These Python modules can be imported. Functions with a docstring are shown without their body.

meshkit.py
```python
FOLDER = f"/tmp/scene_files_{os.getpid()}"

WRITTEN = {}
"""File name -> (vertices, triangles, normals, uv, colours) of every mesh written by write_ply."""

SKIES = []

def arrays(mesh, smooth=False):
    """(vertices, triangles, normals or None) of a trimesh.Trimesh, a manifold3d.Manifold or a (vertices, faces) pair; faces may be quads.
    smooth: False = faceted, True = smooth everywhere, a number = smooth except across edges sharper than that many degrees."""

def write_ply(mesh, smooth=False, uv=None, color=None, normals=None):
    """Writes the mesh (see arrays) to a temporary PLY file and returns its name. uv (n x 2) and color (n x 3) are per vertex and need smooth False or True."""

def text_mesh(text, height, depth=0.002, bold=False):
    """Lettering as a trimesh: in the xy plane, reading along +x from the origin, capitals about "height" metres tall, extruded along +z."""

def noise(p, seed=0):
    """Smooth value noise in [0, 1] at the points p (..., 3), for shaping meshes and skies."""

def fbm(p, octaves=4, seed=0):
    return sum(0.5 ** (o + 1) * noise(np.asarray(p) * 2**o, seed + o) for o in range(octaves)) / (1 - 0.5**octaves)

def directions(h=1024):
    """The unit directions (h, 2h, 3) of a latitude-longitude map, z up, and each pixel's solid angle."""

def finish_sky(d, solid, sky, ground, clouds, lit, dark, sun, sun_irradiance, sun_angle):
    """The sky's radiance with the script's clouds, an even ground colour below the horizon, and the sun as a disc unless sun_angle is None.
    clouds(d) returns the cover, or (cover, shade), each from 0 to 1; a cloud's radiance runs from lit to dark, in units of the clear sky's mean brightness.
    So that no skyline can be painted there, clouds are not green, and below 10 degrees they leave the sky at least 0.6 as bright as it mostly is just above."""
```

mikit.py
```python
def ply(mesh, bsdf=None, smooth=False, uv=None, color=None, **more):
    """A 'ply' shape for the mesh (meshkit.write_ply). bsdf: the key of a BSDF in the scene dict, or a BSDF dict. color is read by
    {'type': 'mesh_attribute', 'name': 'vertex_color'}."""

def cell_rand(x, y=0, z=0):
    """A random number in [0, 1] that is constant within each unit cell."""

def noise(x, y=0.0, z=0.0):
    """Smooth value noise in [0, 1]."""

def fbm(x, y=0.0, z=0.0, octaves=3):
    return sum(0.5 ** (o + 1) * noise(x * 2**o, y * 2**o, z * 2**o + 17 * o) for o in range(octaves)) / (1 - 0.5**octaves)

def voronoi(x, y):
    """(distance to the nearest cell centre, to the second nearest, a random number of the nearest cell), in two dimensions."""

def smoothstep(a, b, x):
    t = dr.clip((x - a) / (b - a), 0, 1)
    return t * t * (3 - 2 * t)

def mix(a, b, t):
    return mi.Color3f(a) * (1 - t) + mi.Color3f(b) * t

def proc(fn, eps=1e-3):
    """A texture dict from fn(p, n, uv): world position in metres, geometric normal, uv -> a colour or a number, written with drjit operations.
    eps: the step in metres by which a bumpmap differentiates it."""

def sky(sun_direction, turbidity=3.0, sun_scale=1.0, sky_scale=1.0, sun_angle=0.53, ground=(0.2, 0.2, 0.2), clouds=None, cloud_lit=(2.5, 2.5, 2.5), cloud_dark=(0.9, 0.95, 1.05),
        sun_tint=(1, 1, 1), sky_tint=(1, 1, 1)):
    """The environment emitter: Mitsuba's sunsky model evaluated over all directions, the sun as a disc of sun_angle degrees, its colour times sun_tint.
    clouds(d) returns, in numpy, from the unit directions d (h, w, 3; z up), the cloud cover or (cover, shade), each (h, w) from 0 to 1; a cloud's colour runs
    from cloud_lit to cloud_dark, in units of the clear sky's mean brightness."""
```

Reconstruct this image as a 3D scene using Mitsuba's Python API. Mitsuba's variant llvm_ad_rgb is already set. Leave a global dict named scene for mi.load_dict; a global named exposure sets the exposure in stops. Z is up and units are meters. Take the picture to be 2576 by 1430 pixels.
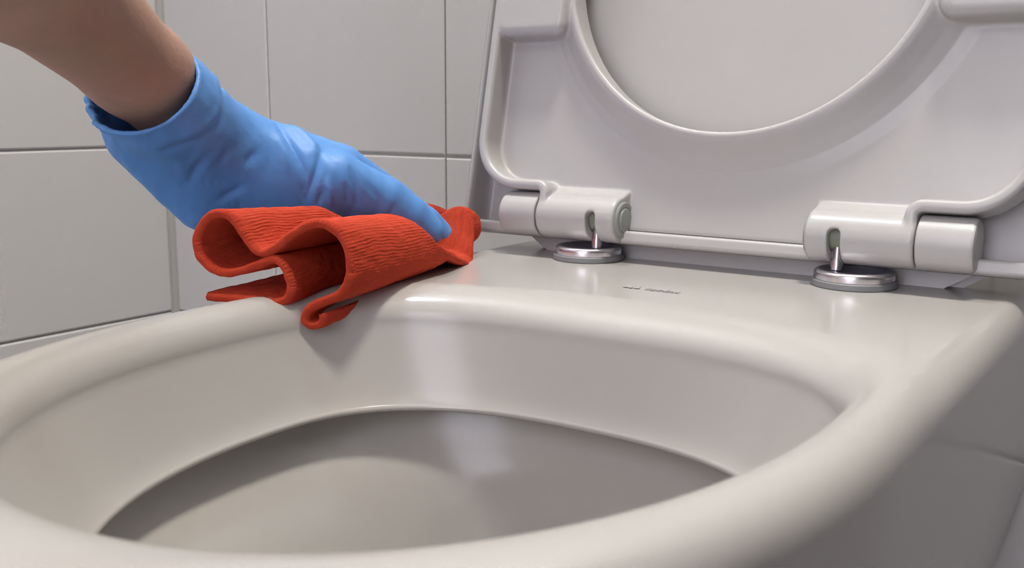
import math
import numpy as np
import trimesh
import drjit as dr
import mitsuba as mi
import mikit
import meshkit
from scipy.spatial import cKDTree
from scipy.ndimage import map_coordinates
from scipy.interpolate import CubicSpline, PchipInterpolator
from shapely.geometry import Polygon, Point, box as sbox
from shapely.ops import unary_union
from shapely import contains_xy

T = mi.ScalarTransform4f
scene, labels = {}, {}

# ------------------------------------------------------------------ camera, lights, exposure
CAM = np.array([0.23219, -0.55241, 0.49403])
FWD = np.array([-0.55482, 0.81396, -0.17217])
ROLL_UP = [-0.10123, 0.13935, 0.98505]
scene['camera'] = {
    'type': 'thinlens', 'fov': 54.77, 'fov_axis': 'x', 'near_clip': 0.02, 'far_clip': 30.0,
    'aperture_radius': 0.0011, 'focus_distance': 0.56,
    'to_world': T().look_at(origin=CAM.tolist(), target=(CAM + FWD).tolist(), up=ROLL_UP),
}
exposure = 0.05
LAMP_RADIANCE = (188.0, 178.0, 155.0)       # warm round ceiling lamp, above and to the right
LAMP2_RADIANCE = (48.0, 56.0, 64.0)          # cool white round ceiling lamp on the left
DOOR_RADIANCE = (3.0, 2.95, 3.5)          # glazed door to a lit room

# room box
XL, XR, YB, YF, ZC = -0.78, 0.80, 0.200, -1.75, 2.40
LAMP_POS = (0.22, -0.12, 2.34)
LAMP2_POS = (-0.52, -0.10, 2.34)
DOOR_X = 0.20


# ------------------------------------------------------------------ materials
def plastic(rgb, alpha, ior=1.5):
    return {'type': 'roughplastic', 'distribution': 'ggx', 'alpha': alpha, 'int_ior': ior, 'nonlinear': True,
            'diffuse_reflectance': {'type': 'rgb', 'value': list(rgb)}}


def two(b):
    return {'type': 'twosided', 'bsdf': b}


scene['ceramic'] = two(plastic((0.62, 0.60, 0.585), 0.04))
scene['seat_plastic'] = two(plastic((0.66, 0.645, 0.64), 0.09))
scene['cap_plastic'] = two(plastic((0.50, 0.51, 0.49), 0.2))
scene['sleeve_plastic'] = two(plastic((0.36, 0.38, 0.30), 0.25))
scene['chrome'] = two({'type': 'roughconductor', 'material': 'Cr', 'distribution': 'ggx', 'alpha': 0.06})
scene['gasket_rubber'] = two(plastic((0.36, 0.36, 0.37), 0.3))
scene['tile_glaze'] = two(plastic((0.85, 0.835, 0.825), 0.30))
scene['grout'] = two({'type': 'diffuse', 'reflectance': mikit.proc(
    lambda p, n, uv: mikit.mix((0.72, 0.70, 0.67), (0.80, 0.78, 0.75), mikit.fbm(p.x * 180, p.y * 180, p.z * 180)))})
scene['silicone'] = two(plastic((0.62, 0.60, 0.56), 0.35))
scene['paint'] = two({'type': 'diffuse', 'reflectance': {'type': 'rgb', 'value': [0.74, 0.72, 0.70]}})
scene['door_paint'] = two(plastic((0.66, 0.64, 0.61), 0.3))
scene['shirt'] = two({'type': 'diffuse', 'reflectance': {'type': 'rgb', 'value': [0.06, 0.065, 0.075]}})
scene['partition'] = two(plastic((0.10, 0.095, 0.09), 0.35))
scene['floor_tile'] = two(plastic((0.34, 0.33, 0.32), 0.25))
scene['print_ink'] = two({'type': 'diffuse', 'reflectance': {'type': 'rgb', 'value': [0.33, 0.32, 0.32]}})
scene['water'] = {'type': 'dielectric', 'int_ior': 1.33, 'ext_ior': 1.0}


def skin_colour(p, n, uv):
    a = mikit.fbm(p.x * 45, p.y * 45, p.z * 45)
    b = mikit.fbm(p.x * 420, p.y * 420, p.z * 420)
    return mikit.mix(mikit.mix((0.33, 0.205, 0.155), (0.37, 0.215, 0.17), mikit.smoothstep(0.35, 0.65, a)), (0.30, 0.18, 0.135), 0.35 * b)


scene['skin'] = two({'type': 'bumpmap', 'scale': 0.0002,
                     'arbitrary': mikit.proc(lambda p, n, uv: mikit.fbm(p.x * 900, p.y * 900, p.z * 900), eps=3e-4),
                     'bsdf': {'type': 'principled', 'base_color': mikit.proc(skin_colour), 'roughness': 0.55, 'specular': 0.35}})


def glove_colour(p, n, uv):
    a = mikit.fbm(p.x * 60, p.y * 60, p.z * 60)
    return mikit.mix((0.075, 0.215, 0.52), (0.09, 0.25, 0.58), a)


scene['nitrile'] = two({'type': 'bumpmap', 'scale': 0.00012,
                        'arbitrary': mikit.proc(lambda p, n, uv: mikit.fbm(p.x * 700, p.y * 700, p.z * 700), eps=4e-4),
                        'bsdf': {'type': 'principled', 'base_color': mikit.proc(glove_colour), 'roughness': 0.5, 'specular': 0.45}})


def cloth_colour(p, n, uv):
    a = mikit.fbm(p.x * 900, p.y * 900, p.z * 900)
    b = mikit.noise(p.x * 110, p.y * 110, p.z * 110)
    return mikit.mix(mikit.mix((0.42, 0.046, 0.022), (0.33, 0.033, 0.016), a), (0.46, 0.058, 0.030), 0.5 * b)


def cloth_ribs(p, n, uv):
    # uv.x runs along the fold outline, uv.y along the roll (both in metres)
    w = mikit.noise(uv.x * 70, uv.y * 55) * 2.0 + mikit.noise(uv.x * 260, uv.y * 170) * 0.8
    rib = 0.5 + 0.5 * dr.sin(uv.x * 3300.0 + w * 4.0)
    breaks = mikit.smoothstep(0.25, 0.7, mikit.noise(uv.x * 500, uv.y * 190))
    return rib * (0.35 + 0.65 * breaks) + 0.5 * mikit.noise(uv.x * 1500, uv.y * 700)


scene['terry'] = two({'type': 'bumpmap', 'scale': 0.00028, 'arbitrary': mikit.proc(cloth_ribs, eps=1.2e-4),
                      'bsdf': {'type': 'principled', 'base_color': mikit.proc(cloth_colour), 'roughness': 0.95, 'specular': 0.1, 'sheen': 0.6, 'sheen_tint': 0.7}})


# ------------------------------------------------------------------ mesh helpers
def add(key, mesh, bsdf, smooth=False, label=None, category=None, group=None, kind=None, uv=None, **more):
    scene[key] = mikit.ply(mesh, bsdf, smooth=smooth, uv=uv, **more)
    tag(key, label, category, group, kind)
    return key


def tag(key, label=None, category=None, group=None, kind=None):
    d = {k: v for k, v in dict(label=label, category=category, group=group, kind=kind).items() if v}
    if d:
        labels[key] = d


def grid_mesh(rings, close_u=True, cap0=False, cap1=False, flip=False):
    """rings (K, N, 3): consecutive rings joined by quads; caps close an end with a fan."""
    R = np.asarray(rings, float)
    K, N = R.shape[:2]
    v = R.reshape(-1, 3)
    i, j = np.meshgrid(np.arange(K - 1), np.arange(N if close_u else N - 1), indexing='ij')
    j2 = (j + 1) % N
    a, b, c, d = i * N + j, i * N + j2, (i + 1) * N + j2, (i + 1) * N + j
    f = np.concatenate([np.stack([a, b, c], -1).reshape(-1, 3), np.stack([a, c, d], -1).reshape(-1, 3)])
    extra_v, extra_f = [], []
    jj = np.arange(N)
    if cap0:
        extra_v.append(R[0].mean(0))
        extra_f.append(np.stack([np.full(N, len(v) + len(extra_v) - 1), (jj + 1) % N, jj], 1))
    if cap1:
        extra_v.append(R[-1].mean(0))
        o = (K - 1) * N
        extra_f.append(np.stack([np.full(N, len(v) + len(extra_v) - 1), o + jj, o + (jj + 1) % N], 1))
    if extra_v:
        v = np.vstack([v, extra_v])
        f = np.vstack([f] + extra_f)
    if flip:
        f = f[:, ::-1]
    return trimesh.Trimesh(v, f, process=False)


def lathe(profile, n=96):
    """profile [(r, z)] bottom to top, around z."""
    t = np.linspace(0, 2 * np.pi, n, endpoint=False)
    return grid_mesh([np.stack([r * np.cos(t), r * np.sin(t), np.full(n, z)], -1) for r, z in profile], flip=False)


def surface_nets(d, origin, h):
    """Mesh of the zero level of the sampled distances d (nx, ny, nz), negative inside."""
    s = d < 0
    c = [s[a:s.shape[0] - 1 + a, b:s.shape[1] - 1 + b, e:s.shape[2] - 1 + e] for a in (0, 1) for b in (0, 1) for e in (0, 1)]
    total = sum(x.astype(np.int8) for x in c)
    cells = np.argwhere((total > 0) & (total < 8))
    idx = -np.ones(total.shape, np.int64)
    idx[tuple(cells.T)] = np.arange(len(cells))
    pos, cnt = np.zeros((len(cells), 3)), np.zeros((len(cells), 1))
    offs = [(a, b, e) for a in (0, 1) for b in (0, 1) for e in (0, 1)]
    for p in range(8):
        for ax in range(3):
            if offs[p][ax] == 0:
                q = list(offs[p]); q[ax] = 1
                A = d[tuple((cells + offs[p]).T)]; B = d[tuple((cells + q).T)]
                m = (A < 0) != (B < 0)
                t = A[m] / (A[m] - B[m])
                pt = cells[m] + np.array(offs[p], float)
                pt[:, ax] += t
                pos[m] += pt
                cnt[m] += 1
    pos /= cnt
    faces = []
    for ax in range(3):
        sl0, sl1 = [slice(None)] * 3, [slice(None)] * 3
        sl0[ax], sl1[ax] = slice(0, -1), slice(1, None)
        S0, S1 = s[tuple(sl0)], s[tuple(sl1)]
        e = np.argwhere(S0 != S1)
        b, g = [(1, 2), (2, 0), (0, 1)][ax]
        ok = (e[:, b] > 0) & (e[:, g] > 0) & (e[:, b] < d.shape[b] - 1) & (e[:, g] < d.shape[g] - 1)
        e = e[ok]
        q = []
        for db, dg in ((1, 1), (0, 1), (0, 0), (1, 0)):
            k = e.copy(); k[:, b] -= db; k[:, g] -= dg
            q.append(idx[tuple(k.T)])
        q = np.stack(q, 1)
        inside = S0[tuple(e.T)]
        q[~inside] = q[~inside][:, ::-1]
        faces.append(q)
    q = np.vstack(faces)
    f = np.vstack([q[:, [0, 1, 2]], q[:, [0, 2, 3]]])
    # pull the vertices onto the surface
    for _ in range(3):
        val = map_coordinates(d, pos.T, order=1)
        e = 0.5
        g = np.stack([(map_coordinates(d, (pos + np.eye(3)[k] * e).T, order=1) - map_coordinates(d, (pos - np.eye(3)[k] * e).T, order=1)) / (2 * e) for k in range(3)], 1)
        pos -= 0.7 * g * (val / np.maximum((g * g).sum(1), 0.05 * h * h))[:, None]
    return trimesh.Trimesh(pos * h + np.asarray(origin), f, process=False)


def smin(a, b, k):
    x = np.clip(0.5 + 0.5 * (b - a) / k, 0, 1)
    return b * (1 - x) + a * x - k * x * (1 - x)


def rmax(a, b, r):
    """intersection of two solids with the edge rounded by r"""
    qa, qb = a + r, b + r
    return np.minimum(np.maximum(qa, qb), 0) + np.hypot(np.maximum(qa, 0), np.maximum(qb, 0)) - r


def poly_sdf(poly, X, Y, step=0.0003):
    """signed distance to a shapely polygon at the points X, Y (negative inside)"""
    ring = poly.exterior
    n = int(ring.length / step)
    pts = np.array([ring.interpolate(k / n, normalized=True).coords[0] for k in range(n)])
    dist = cKDTree(pts).query(np.stack([X.ravel(), Y.ravel()], 1))[0].reshape(X.shape)
    return np.where(contains_xy(poly, X, Y), -dist, dist).astype(np.float32)


def bevel_box(sx, sy, sz, b):
    """box from the origin's centre with its front (+z) edges chamfered: a tile"""
    x, y = sx / 2, sy / 2
    r = lambda a, c, z: [(-a, -c, z), (a, -c, z), (a, c, z), (-a, c, z)]
    return grid_mesh([r(x, y, 0), r(x, y, sz - b), r(x - b, y - b, sz)], cap1=True)


# ------------------------------------------------------------------ room
def slab(x0, x1, y0, y1, z0, z1):
    m = trimesh.creation.box((x1 - x0, y1 - y0, z1 - z0))
    m.apply_translation(((x0 + x1) / 2, (y0 + y1) / 2, (z0 + z1) / 2))
    return m


TH = 0.008           # tile thickness in front of the grout bed
add('wall_back', slab(XL - 0.1, XR + 0.1, YB + TH - 0.0009, YB + 0.1, 0, ZC), 'grout', label='back wall of large matt white tiles behind the toilet seat', kind='structure')
add('wall_left', slab(XL - 0.1, XL - TH + 0.0009, YF, YB + 0.1, 0, ZC), 'grout', label='left wall of large matt white tiles beside the toilet', kind='structure')
add('wall_right', slab(XR, XR + 0.1, YF, YB + 0.1, 0, ZC), 'partition', label='dark grey partition wall on the right, outside the picture', kind='structure')
add('wall_front', slab(XL - 0.1, XR + 0.1, YF - 0.1, YF, 0, ZC), 'paint', label='plain painted front wall behind the camera', kind='structure')
add('ceiling', slab(XL - 0.1, XR + 0.1, YF - 0.1, YB + 0.1, ZC, ZC + 0.1), 'paint', label='white ceiling', kind='structure')
add('floor', slab(XL - 0.1, XR + 0.1, YF - 0.1, YB + 0.1, -0.1, 0), 'floor_tile', label='grey floor', kind='structure')

PITCH_X, PITCH_Z, GAP = 0.2426, 0.2008, 0.0024
ROW0 = 0.2504 - PITCH_Z            # joint heights: ROW0 + k * PITCH_Z
_tiles = {}


def tile(key, sx, sz, to_world):
    k = (round(sx, 4), round(sz, 4))
    if k not in _tiles:
        _tiles[k] = mikit.ply(bevel_box(sx, sz, TH, 0.0016), 'tile_glaze')
    scene[key] = {**_tiles[k], 'to_world': to_world}


def spans(lo, hi, joints):
    e = [lo] + [j for j in joints if lo + 0.02 < j < hi - 0.02] + [hi]
    return list(zip(e[:-1], e[1:]))


def number(base, k):
    return base if k == 0 else f'{base}_{k:03d}'


rows = spans(0.0, 1.25, [ROW0 + k * PITCH_Z for k in range(14)])
kt = 0
for z0, z1 in rows:
    for x0, x1 in spans(XL, XR, [-0.6019 + k * PITCH_X for k in range(-1, 8)]):
        M = T().translate([(x0 + x1) / 2, YB + TH, (z0 + z1) / 2]).rotate([1, 0, 0], 90)
        tile(number('wall_back__tile', kt), x1 - x0 - 0.0014, z1 - z0 - GAP, M)
        kt += 1
kt = 0
for z0, z1 in rows:
    for y0, y1 in spans(YF, YB, [-0.013 - k * PITCH_X for k in range(8)]):
        M = T().translate([XL - TH, (y0 + y1) / 2, (z0 + z1) / 2]).rotate([0, 0, 1], 90).rotate([1, 0, 0], 90)
        tile(number('wall_left__tile', kt), y1 - y0 - 0.0014, z1 - z0 - GAP, M)
        kt += 1
# bead of sealant in the corner of the two walls
t = np.linspace(0, np.pi / 2, 7)
bead = [[XL - 0.002, YB + 0.002], [XL - 0.002, YB - 0.007]] + [[XL + 0.007 - 0.007 * math.cos(a), YB - 0.007 + 0.007 * math.sin(a)] for a in t] + [[XL + 0.007, YB + 0.002]]
m = trimesh.creation.extrude_polygon(Polygon(bead).buffer(0), 1.25)
add('trim_1', m, 'silicone', label='pale sealant bead in the corner of the tiled walls', kind='structure')

# glazed door in the front wall, outside the picture
def frame_mesh(w, h, t, d):
    return trimesh.creation.extrude_polygon(sbox(-w / 2, -h / 2, w / 2, h / 2).difference(sbox(-w / 2 + t, -h / 2 + t, w / 2 - t, h / 2 - t)), d)


def glazed(key, MW, WW, WH, radiance):
    scene[key] = {**mikit.ply(frame_mesh(WW + 0.12, WH + 0.12, 0.06, 0.035), 'door_paint'), 'to_world': MW}
    scene[key + '__pane'] = {**mikit.ply(slab(-WW / 2, WW / 2, -WH / 2, WH / 2, 0.002, 0.008), 'paint'), 'to_world': MW,
                             'emitter': {'type': 'area', 'radiance': {'type': 'rgb', 'value': list(radiance)}}}


glazed('door_1', T().translate([DOOR_X, YF, 1.06]).rotate([0, 0, 1], 180).rotate([1, 0, 0], 90), 0.70, 1.90, DOOR_RADIANCE)
tag('door_1', 'door with a large frosted pane in the front wall behind the camera', kind='structure')

# two round ceiling lamps
base = lathe([(0.0, 0.06), (0.15, 0.06), (0.155, 0.055), (0.155, 0.03), (0.15, 0.025), (0.0, 0.025)], 64)
dome = lathe([(0.13 * math.sin(a), 0.025 - 0.05 * math.cos(a)) for a in np.linspace(0.001, np.pi / 2, 10)][::-1], 48)
dome.invert()
for key, pos, rad, lb in (('ceiling_lamp', LAMP_POS, LAMP_RADIANCE, 'round warm white ceiling lamp on the right, outside the picture'),
                          ('ceiling_lamp_001', LAMP2_POS, LAMP2_RADIANCE, 'round cool white ceiling lamp on the left, outside the picture')):
    scene[key + '__base'] = {**mikit.ply(base, 'door_paint', smooth=30), 'to_world': T().translate(list(pos))}
    scene[key + '__shade'] = {**mikit.ply(dome, 'paint', smooth=True), 'to_world': T().translate(list(pos)),
                              'emitter': {'type': 'area', 'radiance': {'type': 'rgb', 'value': list(rad)}}}
    tag(key, lb, 'lamp')

# ------------------------------------------------------------------ toilet bowl
NU = 720
CEN = np.array([0.0, -0.22])
PHI = np.linspace(0, 2 * np.pi, NU, endpoint=False)


def resample(pts):
    """closed outline -> NU points at even angles around CEN"""
    p = np.asarray(pts) - CEN
    a = np.unwrap(np.arctan2(p[:, 1], p[:, 0]))
    if a[-1] < a[0]:
        p, a = p[::-1], a[::-1]
    r = np.hypot(p[:, 0], p[:, 1])
    a = np.concatenate([a - 2 * np.pi, a, a + 2 * np.pi]); r = np.tile(r, 3)
    rr = np.interp(PHI, a, r)
    return np.stack([rr * np.cos(PHI), rr * np.sin(PHI)], -1) + CEN


def dense(poly, n=6000):
    e = poly.exterior
    return np.array([e.interpolate(k / n, normalized=True).coords[0] for k in range(n)])


def superoval(a, y_mid, y_front, y_back, ef=2.15, eb=2.5, n=3000):
    t = np.linspace(0, 2 * np.pi, n, endpoint=False)
    c, s = np.cos(t), np.sin(t)
    e = np.where(s < 0, ef, eb)
    b = np.where(s < 0, y_mid - y_front, y_back - y_mid)
    return np.stack([a * np.sign(c) * np.abs(c) ** (2 / e), y_mid + b * np.sign(s) * np.abs(s) ** (2 / e)], -1)


def outer_outline():
    front = Polygon(superoval(0.168, -0.235, -0.471, 0.0, 2.2, 2.2))
    k = np.linspace(0, 1, 25)
    side = np.stack([0.168 + 0.004 * mikit_s(k), -0.235 + 0.235 * k], -1)
    rear = Polygon(list(map(tuple, side)) + [(0.172, 0.1985), (-0.172, 0.1985)] + [(-x, y) for x, y in side[::-1]])
    return unary_union([front, rear]).buffer(0.001).buffer(-0.007).buffer(0.006)


def mikit_s(t):
    return t * t * (3 - 2 * t)


OUT = outer_outline()


def ring(xy, z):
    return np.column_stack([xy, np.full(len(xy), z)])


def out_ring(inset, z):
    return ring(resample(dense(OUT.buffer(-inset) if inset else OUT)), z)


def lerp(a, b, t):
    return a * (1 - t) + b * t


ZT = 0.400
inner_wall = resample(superoval(0.139, -0.235, -0.419, -0.138, 2.25, 2.7))
skirt_low = resample(superoval(0.120, -0.240, -0.394, -0.149, 2.2, 2.5))
R = []
# bowl below the skirt, from the bottom up
for a, ym, yf, yb, z in ((0.026, -0.20, -0.232, -0.166, 0.130), (0.036, -0.205, -0.246, -0.160, 0.150), (0.050, -0.212, -0.268, -0.156, 0.180), (0.064, -0.220, -0.292, -0.152, 0.210),
                         (0.078, -0.226, -0.318, -0.149, 0.240), (0.091, -0.231, -0.343, -0.146, 0.265), (0.101, -0.234, -0.362, -0.144, 0.285), (0.112, -0.237, -0.380, -0.141, 0.304), (0.124, -0.238, -0.398, -0.136, 0.317),
                         (0.135, -0.238, -0.411, -0.130, 0.328), (0.139, -0.238, -0.414, -0.128, 0.341)):
    R.append(ring(resample(superoval(a, ym, yf, yb, 2.1, 2.3)), z))
# underside and lower edge of the skirt
under = resample(superoval(0.130, -0.238, -0.404, -0.139, 2.2, 2.5))
R.append(ring(under, 0.3435))
for k in range(7):
    a = np.pi * k / 6
    R.append(ring(lerp(under, skirt_low, 0.55 + 0.45 * math.sin(a / 1.0) if k < 4 else 0.55 + 0.45 * math.sin(a)) if k < 4 else lerp(skirt_low, inner_wall, 0.03 * (k - 3)), 0.3385 + 0.0022 * (1 - math.cos(a))))
# sloping inner wall, then the rounded crown
for k in range(1, 13):
    t_ = k / 12
    R.append(ring(lerp(skirt_low, inner_wall, 0.10 + 0.90 * t_ ** 0.85), 0.343 + (0.382 - 0.343) * t_))
# the rim's crown: an arch from the inner wall over to the outer side, flat on top where the rim widens into the deck
o0 = out_ring(0.0, 0.0)[:, :2]
width = np.linalg.norm(o0 - inner_wall, axis=1)
r_in, r_out = np.minimum(0.030, 0.55 * width), np.minimum(0.018, 0.45 * width)
steps = [('i', a) for a in np.linspace(0, np.pi / 2, 15)[1:]] + [('m', b) for b in (0.2, 0.4, 0.6, 0.8)] + [('o', a) for a in np.linspace(np.pi / 2, 0, 15)]
for kind_, a in steps:
    if kind_ == 'i':
        dist, z = r_in * (1 - math.cos(a)), 0.382 + 0.018 * math.sin(a)
    elif kind_ == 'o':
        dist, z = width - r_out * (1 - math.cos(a)), 0.385 + 0.015 * math.sin(a)
    else:
        dist, z = lerp(r_in, width - r_out, a), ZT
    R.append(ring(inner_wall + (o0 - inner_wall) * (dist / width)[:, None], z))
o0 = R[-1][:, :2]
for s_, z in ((0.995, 0.36), (0.985, 0.32), (0.95, 0.26), (0.88, 0.20), (0.80, 0.15), (0.74, 0.115), (0.71, 0.095), (0.67, 0.085)):
    q = o0.copy()
    q[:, 0] *= s_
    fr = np.clip((0.1 - q[:, 1]) / 0.57, 0, 1)
    q[:, 1] = q[:, 1] + (1 - s_) * 1.3 * (0.1985 - o0[:, 1]) * fr
    R.append(ring(q, z))
add('toilet__bowl', grid_mesh(R, cap0=True, cap1=True), 'ceramic', smooth=50)
tag('toilet', 'glossy white ceramic toilet with its white seat and lid raised', 'toilet')
wt = resample(superoval(0.0525, -0.213, -0.272, -0.155, 2.1, 2.3))
add('toilet__water', grid_mesh([ring(wt, 0.184)], cap1=True) if False else trimesh.Trimesh(np.vstack([ring(wt, 0.184), [[0, -0.2, 0.184]]]), np.stack([np.arange(NU), (np.arange(NU) + 1) % NU, np.full(NU, NU)], 1), process=False), 'water', label='still water at the bottom of the bowl')

# the maker's small grey print on the deck
txt = meshkit.text_mesh('Sphinx', 0.0046, 0.0002, bold=True)
w_txt = txt.bounds[1][0]
em = []
for x0, x1, h0, h1 in ((0, 0.0012, 0, 0.0026), (0.0012, 0.0032, 0.0008, 0.0034), (0.0032, 0.0046, 0.0, 0.0022)):
    em.append(trimesh.creation.extrude_polygon(sbox(x0, h0, x1, h1).buffer(0.0003), 0.0002))
tri = trimesh.creation.extrude_polygon(Polygon([(0.0052, 0), (0.0096, 0), (0.0086, 0.0020), (0.0078, 0.0052), (0.0068, 0.0024)]), 0.0002)
txt.apply_translation((0.0120, 0, 0))
mark = trimesh.util.concatenate(em + [tri, txt])
mark.apply_translation((-0.0155, -0.0815, ZT + 0.0003))
add('toilet__printed_mark', mark, 'print_ink', label="small faint grey maker's name printed on the deck")

# ------------------------------------------------------------------ toilet seat with lid: local axes x, s (up the raised lid), n (towards the front)
AX_Z, TILT = 0.4267, math.radians(12)
SU = np.array([0, math.sin(TILT), math.cos(TILT)])
SN = np.array([0, -math.cos(TILT), math.sin(TILT)])
BAR_R = 0.0147


def seat_world(mesh):
    v = np.asarray(mesh.vertices)
    w = np.outer(v[:, 0], [1, 0, 0]) + np.outer(v[:, 1], SU) + np.outer(v[:, 2], SN) + np.array([0, 0, AX_Z])
    return trimesh.Trimesh(w, mesh.faces, process=False)


def d_shape(half, s0, s_end, corner):
    """rounded back corners, long rounded front"""
    t = np.linspace(0, np.pi, 200)
    sm = 0.235
    pts = [(half * math.copysign(abs(math.cos(a)) ** (2 / 2.3), math.cos(a)), sm + (s_end - sm) * math.sin(a) ** (2 / 2.3)) for a in t]
    p = Polygon(pts + [(-half, sm), (-half, s0), (half, s0), (half, sm)]).buffer(0)
    return p.buffer(-corner, 64).buffer(corner, 64)


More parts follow.
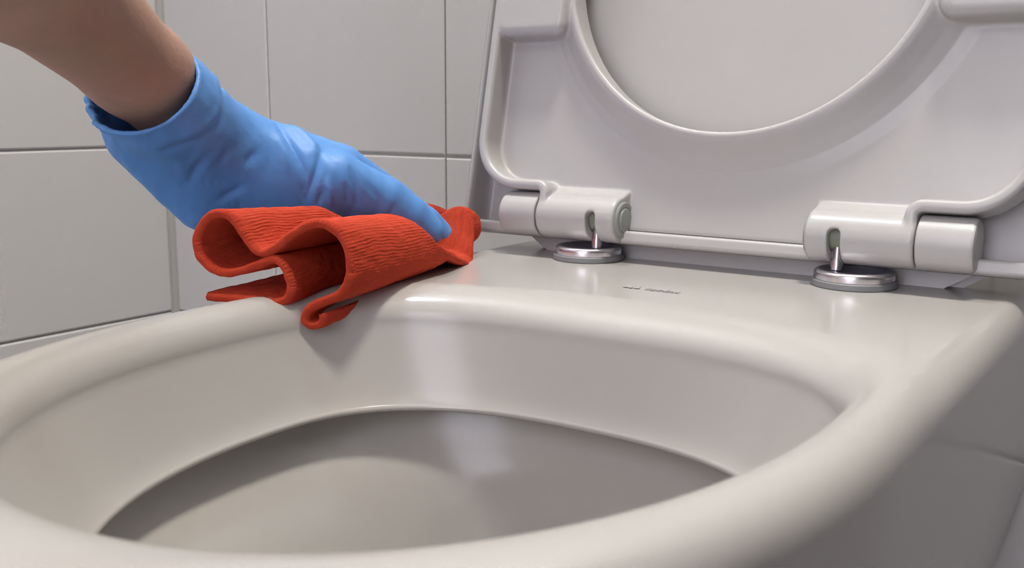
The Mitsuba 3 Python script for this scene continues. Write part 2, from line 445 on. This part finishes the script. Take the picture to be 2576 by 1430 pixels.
def build_ring():
    h = 0.001
    xs, ss, ns = np.arange(-0.184, 0.1841, h), np.arange(-0.020, 0.4455, h), np.arange(-0.0155, 0.0205, h)
    X, S = np.meshgrid(xs, ss, indexing='ij')
    main = d_shape(0.1715, 0.0150, 0.43, 0.034)
    plan = unary_union([main, sbox(-0.1172, -0.0058, 0.1172, 0.07)])
    plan = plan.buffer(0.0025, 16).buffer(-0.005, 16).buffer(0.0025, 16)
    dA = poly_sdf(plan, X, S)
    a, b0, b1, sc = 0.1150, 0.114, 0.155, 0.170
    tt = np.linspace(0, 2 * np.pi, 720, endpoint=False)
    op = Polygon(np.stack([a * np.cos(tt), sc + np.where(np.sin(tt) < 0, b0, b1) * np.sin(tt)], -1))
    dO = poly_sdf(op, X, S)
    # floor with the inner lip as a height
    q = np.clip(dO / 0.026, 0, 1)
    Hh = -0.006 + 0.0135 * (1 - q) ** 2 * (1 + 2 * q) * np.clip(1 - 0.12 * 0, 0, 1)
    Hh = np.where(dO < 0.003, 0.0075, np.interp(dO, [0.003, 0.006, 0.010, 0.015, 0.022, 0.030], [0.0075, 0.0062, 0.0028, -0.0010, -0.0045, -0.006]))
    dB = np.maximum(dA, -dO)
    inner_mid = (np.abs(X) < 0.0562)
    # outer lip, left out along the middle of the back edge
    lipband = np.maximum(dA, -(dA + 0.0068))
    gate = np.maximum(0.0562 + 0.0 - np.abs(X), S - 0.030)            # negative outside the middle
    lipband = np.maximum(lipband, np.where((np.abs(X) < 0.0640) & (S < 0.05), 0.0640 - np.abs(X), -1))
    N3 = ns[None, None, :]
    floor = rmax(np.maximum(dA, -dO)[:, :, None], np.maximum((N3 - Hh[:, :, None]) * 0.85, -0.0105 - N3), 0.0018)
    lip = rmax(lipband[:, :, None], np.maximum(N3 - 0.0130, -0.010 - N3), 0.0030)
    d = smin(floor, lip, 0.0022)
    # hinge knuckles of the ring: a barrel with a sloping web up to the floor
    S2, N2 = np.meshgrid(ss, ns, indexing='ij')
    circ = [(BAR_R * math.cos(k), BAR_R * math.sin(k)) for k in np.linspace(0, 2 * np.pi, 64, endpoint=False)]
    web = Polygon(circ).union(Polygon([(0.0205, -0.0075), (0.0105, 0.0102), (-0.0105, -0.0102)]).convex_hull)
    web = web.buffer(0.004, 16).buffer(-0.004, 16)
    dW = poly_sdf(web, S2, N2, 0.0002)
    xa = np.abs(xs)[:, None, None]
    knuckle = rmax(np.broadcast_to(dW[None], (len(xs),) + dW.shape), np.maximum(0.0598 - xa, xa - 0.1172), 0.0020)
    d = smin(d, knuckle, 0.0010)
    # slots for the pins
    slot = np.maximum(np.hypot(np.maximum(S - 0.0005, 0) if False else np.maximum(S + 0.0005, 0), np.abs(X) - 0.0760) - 0.0035, S - 0.004)
    slot3 = np.maximum(slot[:, :, None], np.maximum(-0.002 - N3, -0.03 - N3))
    d = np.maximum(d, -slot3)
    # inside of the barrel is hollow where the pin sits
    bore = np.maximum(np.hypot(S2, N2)[None] - 0.0085, np.abs(xa - 0.0760) - 0.010)
    d = np.maximum(d, -bore)
    # bumpers that stand on the floor and rest on the bowl when the seat is down
    for sx in (-1, 1):
        cx, cs, hx, hs = sx * 0.1410, 0.1335, 0.0265, 0.0155
        qx, qs = np.abs(X - cx) - hx + 0.008, np.abs(S - cs) - hs + 0.008
        bp = np.hypot(np.maximum(qx, 0), np.maximum(qs, 0)) + np.minimum(np.maximum(qx, qs), 0) - 0.008
        b3 = rmax(bp[:, :, None], np.maximum(N3 - 0.0125, -0.009 - N3), 0.006)
        d = smin(d, b3, 0.003)
    dd = np.full(tuple(k + 2 for k in d.shape), 0.01, np.float32)
    dd[1:-1, 1:-1, 1:-1] = d
    return surface_nets(dd, (xs[0] - h, ss[0] - h, ns[0] - h), h)


add('toilet__seat_ring', seat_world(build_ring()), 'seat_plastic', smooth=True, label='white seat ring with a hollow ribbed underside facing the camera')


def build_lid():
    base = d_shape(0.1865, -0.0148, 0.452, 0.013)
    cen = np.array([0.0, 0.2])

    def rs(inset, n):
        p = base.buffer(-inset, 32) if inset else base
        e = dense(p, 5000) - cen
        a = np.unwrap(np.arctan2(e[:, 1], e[:, 0]))
        if a[-1] < a[0]:
            e, a = e[::-1], a[::-1]
        r = np.hypot(e[:, 0], e[:, 1])
        rr = np.interp(PHI, np.concatenate([a - 2 * np.pi, a, a + 2 * np.pi]), np.tile(r, 3))
        return np.column_stack([rr * np.cos(PHI) + cen[0], rr * np.sin(PHI) + cen[1], np.full(NU, n)])
    prof = [(0.060, -0.0245), (0.020, -0.0240), (0.0090, -0.0235), (0.0068, -0.0225), (0.0056, -0.0205), (0.0050, -0.016), (0.0046, -0.006), (0.0042, -0.0022), (0.0034, -0.0008), (0.0024, -0.0003), (0.0012, -0.0010),
            (0.0003, -0.0026), (0.0, -0.0050), (0.0036, -0.022), (0.0052, -0.0265), (0.009, -0.0295), (0.018, -0.0325), (0.05, -0.036)]
    lid = grid_mesh([rs(i, n) for i, n in prof], cap0=True, cap1=True)
    # the thicker strip along the lid's back edge
    strip = Polygon([(-0.0146, -0.0002), (-0.0062, -0.0002), (-0.0062, -0.024), (-0.0098, -0.024)]).buffer(-0.0022).buffer(0.0022, 8)
    bar = trimesh.creation.extrude_polygon(strip, 0.350)
    v = bar.vertices.copy()
    bar.vertices = np.stack([v[:, 2] - 0.175, v[:, 0], v[:, 1]], -1)
    return trimesh.util.concatenate([lid, bar])


add('toilet__lid', seat_world(build_lid()), 'seat_plastic', smooth=40, label='white lid behind the ring, its edge wrapping round the ring')


def x_lathe(profile, n=72):
    """[(x, r)] turned around the hinge axis"""
    tt = np.linspace(0, 2 * np.pi, n, endpoint=False)
    return grid_mesh([np.stack([np.full(n, x), r * np.cos(tt), r * np.sin(tt)], -1) for x, r in profile], cap0=True, cap1=True)


for k, sx in enumerate((-1, 1)):
    e = 0.0185
    prof = [(0.1180, BAR_R - 0.0006), (0.1186, BAR_R), (0.1440, BAR_R), (0.1458, BAR_R - 0.0009), (0.1468, BAR_R - 0.003), (0.1470, 0.002)]
    kn = x_lathe([(sx * x, r) for x, r in prof])
    web = Polygon([(BAR_R * math.cos(q), BAR_R * math.sin(q)) for q in np.linspace(0, 2 * np.pi, 48, endpoint=False)]).union(sbox(-0.0090, -0.0240, 0.0060, 0.0)).buffer(0)
    wm = trimesh.creation.extrude_polygon(web.buffer(-0.0006), 0.024)
    v = wm.vertices.copy()
    wm.vertices = np.stack([sx * (0.1190 + v[:, 2]), v[:, 0], v[:, 1]], -1)
    parts = trimesh.util.concatenate([kn, wm])
    add(number('toilet__lid__knuckle', k), seat_world(parts), 'seat_plastic', smooth=35)
    # grey end cap on the inner end of the ring's knuckle
    cap = x_lathe([(sx * x, r) for x, r in ((0.0605, 0.0116), (0.0590, 0.0116), (0.0582, 0.0108), (0.0582, 0.0085), (0.0587, 0.0081), (0.0587, 0.0077), (0.0578, 0.0073), (0.0573, 0.0062), (0.0573, 0.0004))])
    add(number('toilet__seat_ring__hinge_cap', k), seat_world(cap), 'cap_plastic', smooth=35, label='grey round end cap of the hinge')
    sl = x_lathe([(sx * x, r) for x, r in ((0.0665, 0.001), (0.0665, 0.0080), (0.0670, 0.0084), (0.0850, 0.0084), (0.0855, 0.0080), (0.0855, 0.001))])
    add(number('toilet__seat_ring__hinge_sleeve', k), seat_world(sl), 'sleeve_plastic', smooth=35, label='greenish inner sleeve seen in the hinge slot')
    px = sx * 0.0846
    pin = lathe([(0.0001, 0.4085), (0.0034, 0.4085), (0.0034, 0.4130), (0.0026, 0.4150), (0.0026, 0.4230), (0.0001, 0.4230)], 40)
    pin.apply_translation((sx * 0.0760, -0.004, 0))
    add(number('toilet__hinge_pin', k), pin, 'chrome', smooth=35)
    gasket = lathe([(0.0001, 0.4001), (0.0226, 0.4001), (0.0230, 0.4007), (0.0226, 0.4032), (0.0218, 0.4038), (0.0001, 0.4036)], 96)
    plate = lathe([(0.0001, 0.4036), (0.0212, 0.4036), (0.0215, 0.4044)] + [(0.0190 + 0.0025 * math.cos(a), 0.4066 + 0.0025 * math.sin(a)) for a in np.linspace(0, 1.9, 10)] + [(0.0172, 0.4086), (0.0160, 0.4082), (0.0001, 0.4080)], 96)
    for nm, me, mt, lb in (('hinge_plate', plate, 'chrome', 'round chrome hinge plate on the deck'), (None, gasket, 'gasket_rubber', 'grey rubber gasket')):
        me.apply_translation((px, 0, 0))
        if nm:
            root = number('toilet__hinge_plate', k)
            add(root, me, mt, smooth=35, label=lb)
        else:
            add(root + '__gasket', me, mt, smooth=35, label=lb)

# ------------------------------------------------------------------ red cleaning cloth: one sheet, folded and rolled, laid along the left rim
SEC = np.array([(-0.0252, -0.0), (-0.0165, -0.0007), (-0.0044, -0.0014), (0.0064, -0.0028), (0.013, -0.0024), (0.0171, 0.0016), (0.0175, 0.007), (0.0159, 0.0131), (0.0108, 0.0191), (0.0023, 0.0172), (-0.005, 0.0144), (-0.0117, 0.0126), (-0.0189, 0.0128), (-0.0264, 0.0182), (-0.0295, 0.0278), (-0.0267, 0.0362), (-0.0193, 0.0422), (-0.0128, 0.0416), (-0.0077, 0.0363), (-0.0032, 0.0286), (0.0037, 0.0226), (0.0098, 0.0251), (0.0177, 0.0311), (0.0268, 0.0366), (0.034, 0.0378), (0.0416, 0.0343), (0.0468, 0.026), (0.0483, 0.0157), (0.0463, 0.0067), (0.0402, 0.0005), (0.0317, -0.0032), (0.0255, -0.0075), (0.0244, -0.0125), (0.0277, -0.0149), (0.0325, -0.0135), (0.0335, -0.0085)])


def build_cloth():
    L = np.concatenate([[0], np.cumsum(np.linalg.norm(np.diff(SEC, axis=0), axis=1))])
    NS = 260
    sp = CubicSpline(L, SEC)
    line = sp(np.linspace(0, L[-1], NS))
    E0 = np.array([0.835, 0.55, 0]); E0 /= np.linalg.norm(E0)
    P0, P1 = np.array([-0.155, -0.215, 0.4]), np.array([-0.169, -0.012, 0.4])
    cen = np.array([0.022, 0.012])
    K = 130
    half = 0.0023
    rings, uvs = [], []
    E1 = np.array([-0.06, 0.998, 0.0])
    for k in range(-6, K + 1):
        t_ = max(k, 0) / K
        lip_ = math.sin(math.pi / 2 * (k + 7) / 7) if k < 0 else 1.0        # rounded cut edge
        taper = 1.0 if t_ < 0.86 else math.sqrt(max(1 - ((t_ - 0.86) / 0.14) ** 2, 0.0))
        far = (line - cen) * np.array([0.46, 0.56]) + np.array([-0.0035, 0.0150])
        sec = lerp(line, far, t_)
        c2 = lerp(cen, np.array([-0.0035, 0.0150]), t_)
        reach = float(np.interp(t_, [0.0, 0.2, 0.41, 0.64, 0.76, 0.86, 1.0], [0.0483, 0.0510, 0.0480, 0.0350, 0.0250, 0.0150, 0.0120]))
        dx = sec[:, 0] - c2[0]
        sec = np.column_stack([c2[0] + np.where(dx > 0, dx * (reach - c2[0]) / dx.max(), dx), sec[:, 1]])
        sec = c2 + (sec - c2) * max(taper, 0.06)
        # the hand presses the middle down
        lim = float(np.interp(t_, [0.0, 0.30, 0.42, 0.55, 0.68, 0.74, 0.80, 0.90, 1.0], [0.060, 0.045, 0.030, 0.0175, 0.0060, 0.0055, 0.0150, 0.040, 0.06]))
        sec = sec.copy()
        side = float(np.interp(t_, [0.12, 0.36, 0.74, 0.84], [0.0, 0.42, 0.34, 0.0]))
        lim = lim - side * np.clip(sec[:, 0] - 0.002, 0.0, 0.05)
        sec[:, 1] = np.where(sec[:, 1] > lim, lim + (sec[:, 1] - lim) * 0.12, sec[:, 1])
        tg = np.gradient(sec, axis=0)
        tg /= np.linalg.norm(tg, axis=1, keepdims=True) + 1e-12
        nn = np.stack([-tg[:, 1], tg[:, 0]], -1)
        hw = half * (0.75 + 0.25 * taper) * (1 - 0.30 * t_) * lip_
        loop = np.vstack([sec + nn * hw, (sec - nn * hw)[::-1]])
        org = lerp(P0, P1, t_) + E1 * (half if k >= 0 else half * (1 - math.cos(math.pi / 2 * (k + 7) / 7)) + 0.0) - E1 * half
        w = org + np.outer(loop[:, 0], E0) + np.outer(loop[:, 1], [0, 0, 1])
        rings.append(w)
        u1 = np.linspace(0, 0.30, NS)
        uvs.append(np.column_stack([np.concatenate([u1, u1[::-1] + 0.5]), np.full(2 * NS, t_ * 0.21)]))
    m = grid_mesh(rings, cap0=False, cap1=True)
    N = 2 * NS
    # near end: the cut edge of the sheet
    f0 = []
    for j in range(NS - 1):
        a, b, c, d = j, j + 1, N - 2 - j, N - 1 - j
        f0 += [[a, c, b], [a, d, c]]
    v = np.array(m.vertices)
    edge = v[:N].copy()
    faces = np.vstack([m.faces, np.array(f0) + len(v)])
    v = np.vstack([v, edge])
    uv = np.vstack([np.vstack(uvs), uvs[-1][:1], uvs[0]])
    n0 = meshkit.fbm(v * 55, 3) - 0.5
    n1 = meshkit.noise(v * 300) - 0.5
    mesh = trimesh.Trimesh(v, faces, process=False)
    nv = np.array(mesh.vertex_normals)
    mesh = trimesh.Trimesh(v + nv * (0.0011 * n0 + 0.0006 * n1)[:, None], faces, process=False)
    return mesh, uv


cm, cuv = build_cloth()
add('cleaning_cloth', cm, 'terry', smooth=True, uv=cuv, label='folded red terry cleaning cloth held on the left rim of the toilet bowl', category='cloth')

# ------------------------------------------------------------------ person: bare forearm, hand in a blue glove
WRIST = np.array([-0.2490, -0.1644, 0.4781])
HF = np.array([[0.501, 0.834, -0.232], [-0.848, 0.527, 0.064], [0.175, 0.164, 0.971]])
HF /= np.linalg.norm(HF, axis=1, keepdims=True)


def hw(h, w, n):
    return WRIST + h * HF[0] + w * HF[1] + n * HF[2]


def chain(mcp, flex, lens, spread):
    P, a = [np.array(mcp, float)], 0.0
    for fl, l in zip(flex, lens):
        a += math.radians(fl)
        P.append(P[-1] + l * np.array([math.cos(a) * math.cos(spread), math.cos(a) * math.sin(spread), -math.sin(a)]))
    return [hw(*q) for q in P]


FINGERS = [
    (chain((0.072, -0.030, -0.004), (12, 10, 5), (0.032, 0.019, 0.016), math.radians(-3)), (0.0135, 0.0118, 0.0108, 0.0090)),
    (chain((0.079, -0.011, 0.000), (20, 4, 2), (0.040, 0.025, 0.017), math.radians(-1)), (0.0130, 0.0112, 0.0104, 0.0090)),
    (chain((0.083, 0.009, 0.000), (25, 6, 3), (0.043, 0.027, 0.017), math.radians(1)), (0.0120, 0.0100, 0.0092, 0.0082)),
    (chain((0.082, 0.028, -0.002), (28, 8, 4), (0.040, 0.024, 0.017), math.radians(3)), (0.0120, 0.0100, 0.0092, 0.0082)),
]
ARM_DIR = np.array([0.290, -0.840, 0.487]); ARM_DIR /= np.linalg.norm(ARM_DIR)
ELBOW = WRIST + ARM_DIR * 0.245
ARM_SIDE = np.cross(ARM_DIR, [0, 0, 1]); ARM_SIDE /= np.linalg.norm(ARM_SIDE)
ARM_UP = np.cross(ARM_SIDE, ARM_DIR)


def cone(P, a, b, ra, rb):
    """distance to a round cone between two points"""
    ba = b - a
    t = np.clip(((P - a) @ ba) / (ba @ ba), 0, 1)
    return np.linalg.norm(P - a - t[:, None] * ba, axis=1) - (ra + (rb - ra) * t)


def hand_sdf(P, grow=0.0):
    d = None

    def put(x, k):
        nonlocal d
        d = x if d is None else smin(d, x, k)
    wl, wr = hw(-0.004, -0.013, 0.0), hw(-0.004, 0.013, 0.0)
    put(cone(P, wl, hw(0.070, -0.027, -0.008), 0.0195, 0.0175), 0.004)          # little finger side, heel of the hand
    put(cone(P, wl, hw(0.076, -0.010, -0.001), 0.0185, 0.0145), 0.010)
    put(cone(P, wr, hw(0.080, 0.009, -0.001), 0.0185, 0.0150), 0.010)
    put(cone(P, wr, hw(0.078, 0.027, -0.003), 0.0185, 0.0145), 0.010)
    put(cone(P, hw(0.006, -0.014, -0.018), hw(0.064, -0.022, -0.016), 0.0205, 0.0175), 0.010)   # hypothenar pad
    for J, r in FINGERS:
        f = None
        for a, b, ra, rb in zip(J[:-1], J[1:], r[:-1], r[1:]):
            c = cone(P, a, b, ra + grow, rb + grow)
            f = c if f is None else smin(f, c, 0.002)
        put(f, 0.0035)
    put(cone(P, hw(0.060, -0.016, -0.014), hw(0.088, -0.022, -0.019), 0.0150, 0.0135), 0.008)   # pad under the knuckles
    # thumb, reaching down behind the cloth
    Tj = [hw(0.010, 0.016, -0.012), hw(0.036, 0.026, -0.036), hw(0.062, 0.030, -0.046), hw(0.082, 0.028, -0.050)]
    for a, b, ra, rb in zip(Tj[:-1], Tj[1:], (0.0185, 0.0135, 0.0110), (0.0140, 0.0112, 0.0090)):
        put(cone(P, a, b, ra, rb), 0.012)
    return d


def arm_sdf(P, grow=0.0):
    d = None
    for off in (-0.0060, 0.0060):
        a = WRIST + ARM_SIDE * off
        b = WRIST + ARM_DIR * 0.075 + ARM_SIDE * off
        c = WRIST + ARM_DIR * 0.16 + ARM_SIDE * off * 1.3
        e = ELBOW + ARM_SIDE * off * 1.2
        for p, q, rp, rq in ((a, b, 0.0200, 0.0212), (b, c, 0.0212, 0.0285), (c, e, 0.0290, 0.0320)):
            x = cone(P, p, q, rp + grow, rq + grow)
            d = x if d is None else smin(d, x, 0.010)
    return d


def eval_grid(lo, hi, h, fn):
    ax = [np.arange(l, u, h) for l, u in zip(lo, hi)]
    out = np.empty([len(a) for a in ax], np.float32)
    for i, x in enumerate(ax[0]):
        Y, Z = np.meshgrid(ax[1], ax[2], indexing='ij')
        P = np.stack([np.full(Y.size, x), Y.ravel(), Z.ravel()], 1)
        out[i] = fn(P).reshape(Y.shape)
    return out


SHOULDER = ELBOW + np.array([0.06, -0.16, 0.24])
CUFF = 0.068                                # length of the glove past the wrist
CUFF_N = ARM_DIR + 0.10 * ARM_UP
CUFF_N /= np.linalg.norm(CUFF_N)


def build_glove():
    h = 0.00115
    lo, hi = WRIST + [-0.080, -0.105, -0.095], WRIST + [0.115, 0.175, 0.085]

    c0 = WRIST + ARM_DIR * (CUFF + 0.01) - ARM_UP * 0.0065
    c1 = hw(0.012, -0.004, -0.012)
    heel0, heel1 = np.array([-0.2510, -0.2130, 0.4790]), np.array([-0.2420, -0.1800, 0.4400])

    def fn(P):
        along = (P - WRIST) @ CUFF_N
        hand = hand_sdf(P, 0.0006)
        tube = smin(cone(P, c0 - ARM_SIDE * 0.006, c1, 0.0275, 0.0265), cone(P, c0 + ARM_SIDE * 0.006, c1, 0.0275, 0.0265), 0.008)
        tube = tube - 0.0010 * np.exp(-((along - CUFF + 0.012) / 0.006) ** 2)
        outer = smin(smin(hand, tube, 0.010), cone(P, heel0, heel1, 0.0165, 0.0150), 0.014)
        d = np.maximum(outer, along - CUFF)
        d = np.maximum(d, -np.maximum(np.maximum(tube + 0.0024, arm_sdf(P) - 0.020), 0.020 - along))
        bead = np.hypot(np.abs(tube + 0.0012), along - CUFF + 0.001) - 0.0014
        return np.minimum(d, bead)
    d = eval_grid(lo, hi, h, fn)
    return surface_nets(d, lo, h)


def build_arm():
    h = 0.0022
    up = SHOULDER
    lo = np.minimum(WRIST, up) - 0.06
    hi = np.maximum(WRIST, up) + 0.06

    def fn(P):
        d = arm_sdf(P)
        d = smin(d, cone(P, ELBOW, up, 0.038, 0.046), 0.02)
        return np.maximum(d, 0.012 - (P - WRIST) @ ARM_DIR)
    d = eval_grid(lo, hi, h, fn)
    return surface_nets(d, lo, h)


def build_sleeve():
    h = 0.004
    a, b = lerp(ELBOW, SHOULDER, 0.45), lerp(ELBOW, SHOULDER, 1.12)
    ax = (b - a) / np.linalg.norm(b - a)
    lo, hi = np.minimum(a, b) - 0.09, np.maximum(a, b) + 0.09

    def fn(P):
        d = cone(P, a, b, 0.056, 0.066)
        d = np.maximum(d, (a - P) @ ax)
        hollow = np.maximum(cone(P, a, b, 0.052, 0.062), (P - b) @ ax)
        return np.maximum(d, -hollow) + 0.003 * (meshkit.noise(P * 45) - 0.5)
    return surface_nets(eval_grid(lo, hi, h, fn), lo, h)


add('person__sleeve', build_sleeve(), 'shirt', smooth=True, label='dark grey sleeve above the elbow, outside the picture')
add('person__arm', build_arm(), 'skin', smooth=True, label='bare forearm coming in from the upper left')
glove = build_glove()
# folds of the thin rubber: (points, height in m, half width in m); negative heights are creases
FOLDS = [
    ([(-0.2161, -0.1423, 0.4866), (-0.2029, -0.1469, 0.4793), (-0.1952, -0.1477, 0.4704), (-0.1909, -0.1469, 0.4618), (-0.1897, -0.1462, 0.4549), (-0.1907, -0.146, 0.4492)], -0.0028, 0.0022),
    ([(-0.2161, -0.1365, 0.4866), (-0.2065, -0.1361, 0.4825), (-0.1983, -0.1348, 0.4768), (-0.1914, -0.1369, 0.4712)], 0.0030, 0.0040),
    ([(-0.2060, -0.1530, 0.4800), (-0.1985, -0.1540, 0.4700), (-0.1940, -0.1535, 0.4610)], 0.0012, 0.0035),
    ([(-0.189, -0.1347, 0.4696), (-0.186, -0.1399, 0.4615), (-0.1869, -0.1428, 0.4537), (-0.1914, -0.1438, 0.4432)], -0.0020, 0.0020),
    ([(-0.1749, -0.1238, 0.4601), (-0.1732, -0.1228, 0.4497), (-0.1764, -0.1179, 0.4397)], -0.0017, 0.0018),
    ([(-0.1813, -0.1361, 0.4536), (-0.1816, -0.1349, 0.4453), (-0.1831, -0.1332, 0.4401)], 0.0018, 0.0018),
    ([(-0.1838, -0.1382, 0.4477), (-0.1881, -0.1385, 0.4403)], -0.0016, 0.0018),
    ([(-0.1757, -0.1282, 0.4504), (-0.1787, -0.1231, 0.4403)], -0.0016, 0.0018),
    ([(-0.1608, -0.1015, 0.4381), (-0.1648, -0.102, 0.4322), (-0.1739, -0.0981, 0.4283)], -0.0012, 0.0018),
    ([(-0.1686, -0.1148, 0.4496), (-0.1665, -0.1104, 0.4423), (-0.1682, -0.1069, 0.4348)], -0.0010, 0.0022),
    ([(-0.2240, -0.1780, 0.5050), (-0.2024, -0.1875, 0.4995), (-0.2, -0.1902, 0.4935), (-0.1995, -0.1957, 0.4861), (-0.2008, -0.2029, 0.4806), (-0.2041, -0.2101, 0.4769), (-0.2142, -0.221, 0.4734)], -0.0022, 0.0028),
    ([(-0.2220, -0.1850, 0.5100), (-0.2010, -0.1935, 0.5030), (-0.1985, -0.1965, 0.4965), (-0.1985, -0.2020, 0.4895), (-0.2000, -0.2085, 0.4840), (-0.2035, -0.2150, 0.4800)], 0.0022, 0.0035),
    ([(-0.2083, -0.1992, 0.4695), (-0.2224, -0.1994, 0.4586), (-0.2325, -0.1943, 0.4519)], -0.0014, 0.0030),
    ([(-0.2052, -0.1873, 0.4729), (-0.2097, -0.1884, 0.4651)], -0.0012, 0.0028),
    ([(-0.2055, -0.1673, 0.4713), (-0.2079, -0.1737, 0.4636)], -0.0012, 0.0030),
    ([(-0.2126, -0.1728, 0.4509), (-0.2219, -0.1796, 0.4452), (-0.2285, -0.1829, 0.4431)], -0.0015, 0.0028),
    ([(-0.2154, -0.2116, 0.4683), (-0.2196, -0.2221, 0.472), (-0.2229, -0.2292, 0.4756)], 0.0010, 0.0026),
]
CRUMPLE_SIDE = -1.0 if ARM_SIDE[0] > 0 else 1.0
gv, gn = np.array(glove.vertices), np.array(glove.vertex_normals)
disp = np.zeros(len(gv))
for pts, amp, wid in FOLDS:
    pts = np.array(pts)
    L = np.concatenate([[0], np.cumsum(np.linalg.norm(np.diff(pts, axis=0), axis=1))])
    fine = CubicSpline(L, pts)(np.linspace(0, L[-1], 60)) if len(pts) > 2 else pts[0] + np.linspace(0, 1, 60)[:, None] * (pts[1] - pts[0])
    dist, at = cKDTree(fine).query(gv)
    fade = np.sin(np.pi * np.clip((at + 4) / 67, 0, 1)) ** 0.6
    disp += amp * fade * np.exp(-(dist / wid) ** 2)
loc = (gv - WRIST) @ HF.T
wr = meshkit.fbm(np.stack([loc[:, 0] * 95 + loc[:, 2] * 40, loc[:, 1] * 45, loc[:, 2] * 45], -1), 3) - 0.5
calm = np.interp(loc[:, 0], [0.085, 0.105], [1.0, 0.45])
edge = np.clip(((gv - WRIST) @ CUFF_N - 0.045) / 0.02, 0, 1) * np.clip((ARM_SIDE @ (gv - WRIST).T) * CRUMPLE_SIDE / 0.02 - 0.2, 0, 1)
crumple = (meshkit.fbm(gv * 230, 2, seed=5) - 0.5) * 0.0045 * edge
glove = trimesh.Trimesh(gv + gn * (disp + 0.0022 * wr * calm + crumple)[:, None], glove.faces, process=False)
add('person__glove', glove, 'nitrile', smooth=True, label='light blue rubber glove over hand and wrist')
tag('person', 'bare arm in a blue rubber glove wiping the toilet rim with a red cloth', 'person')
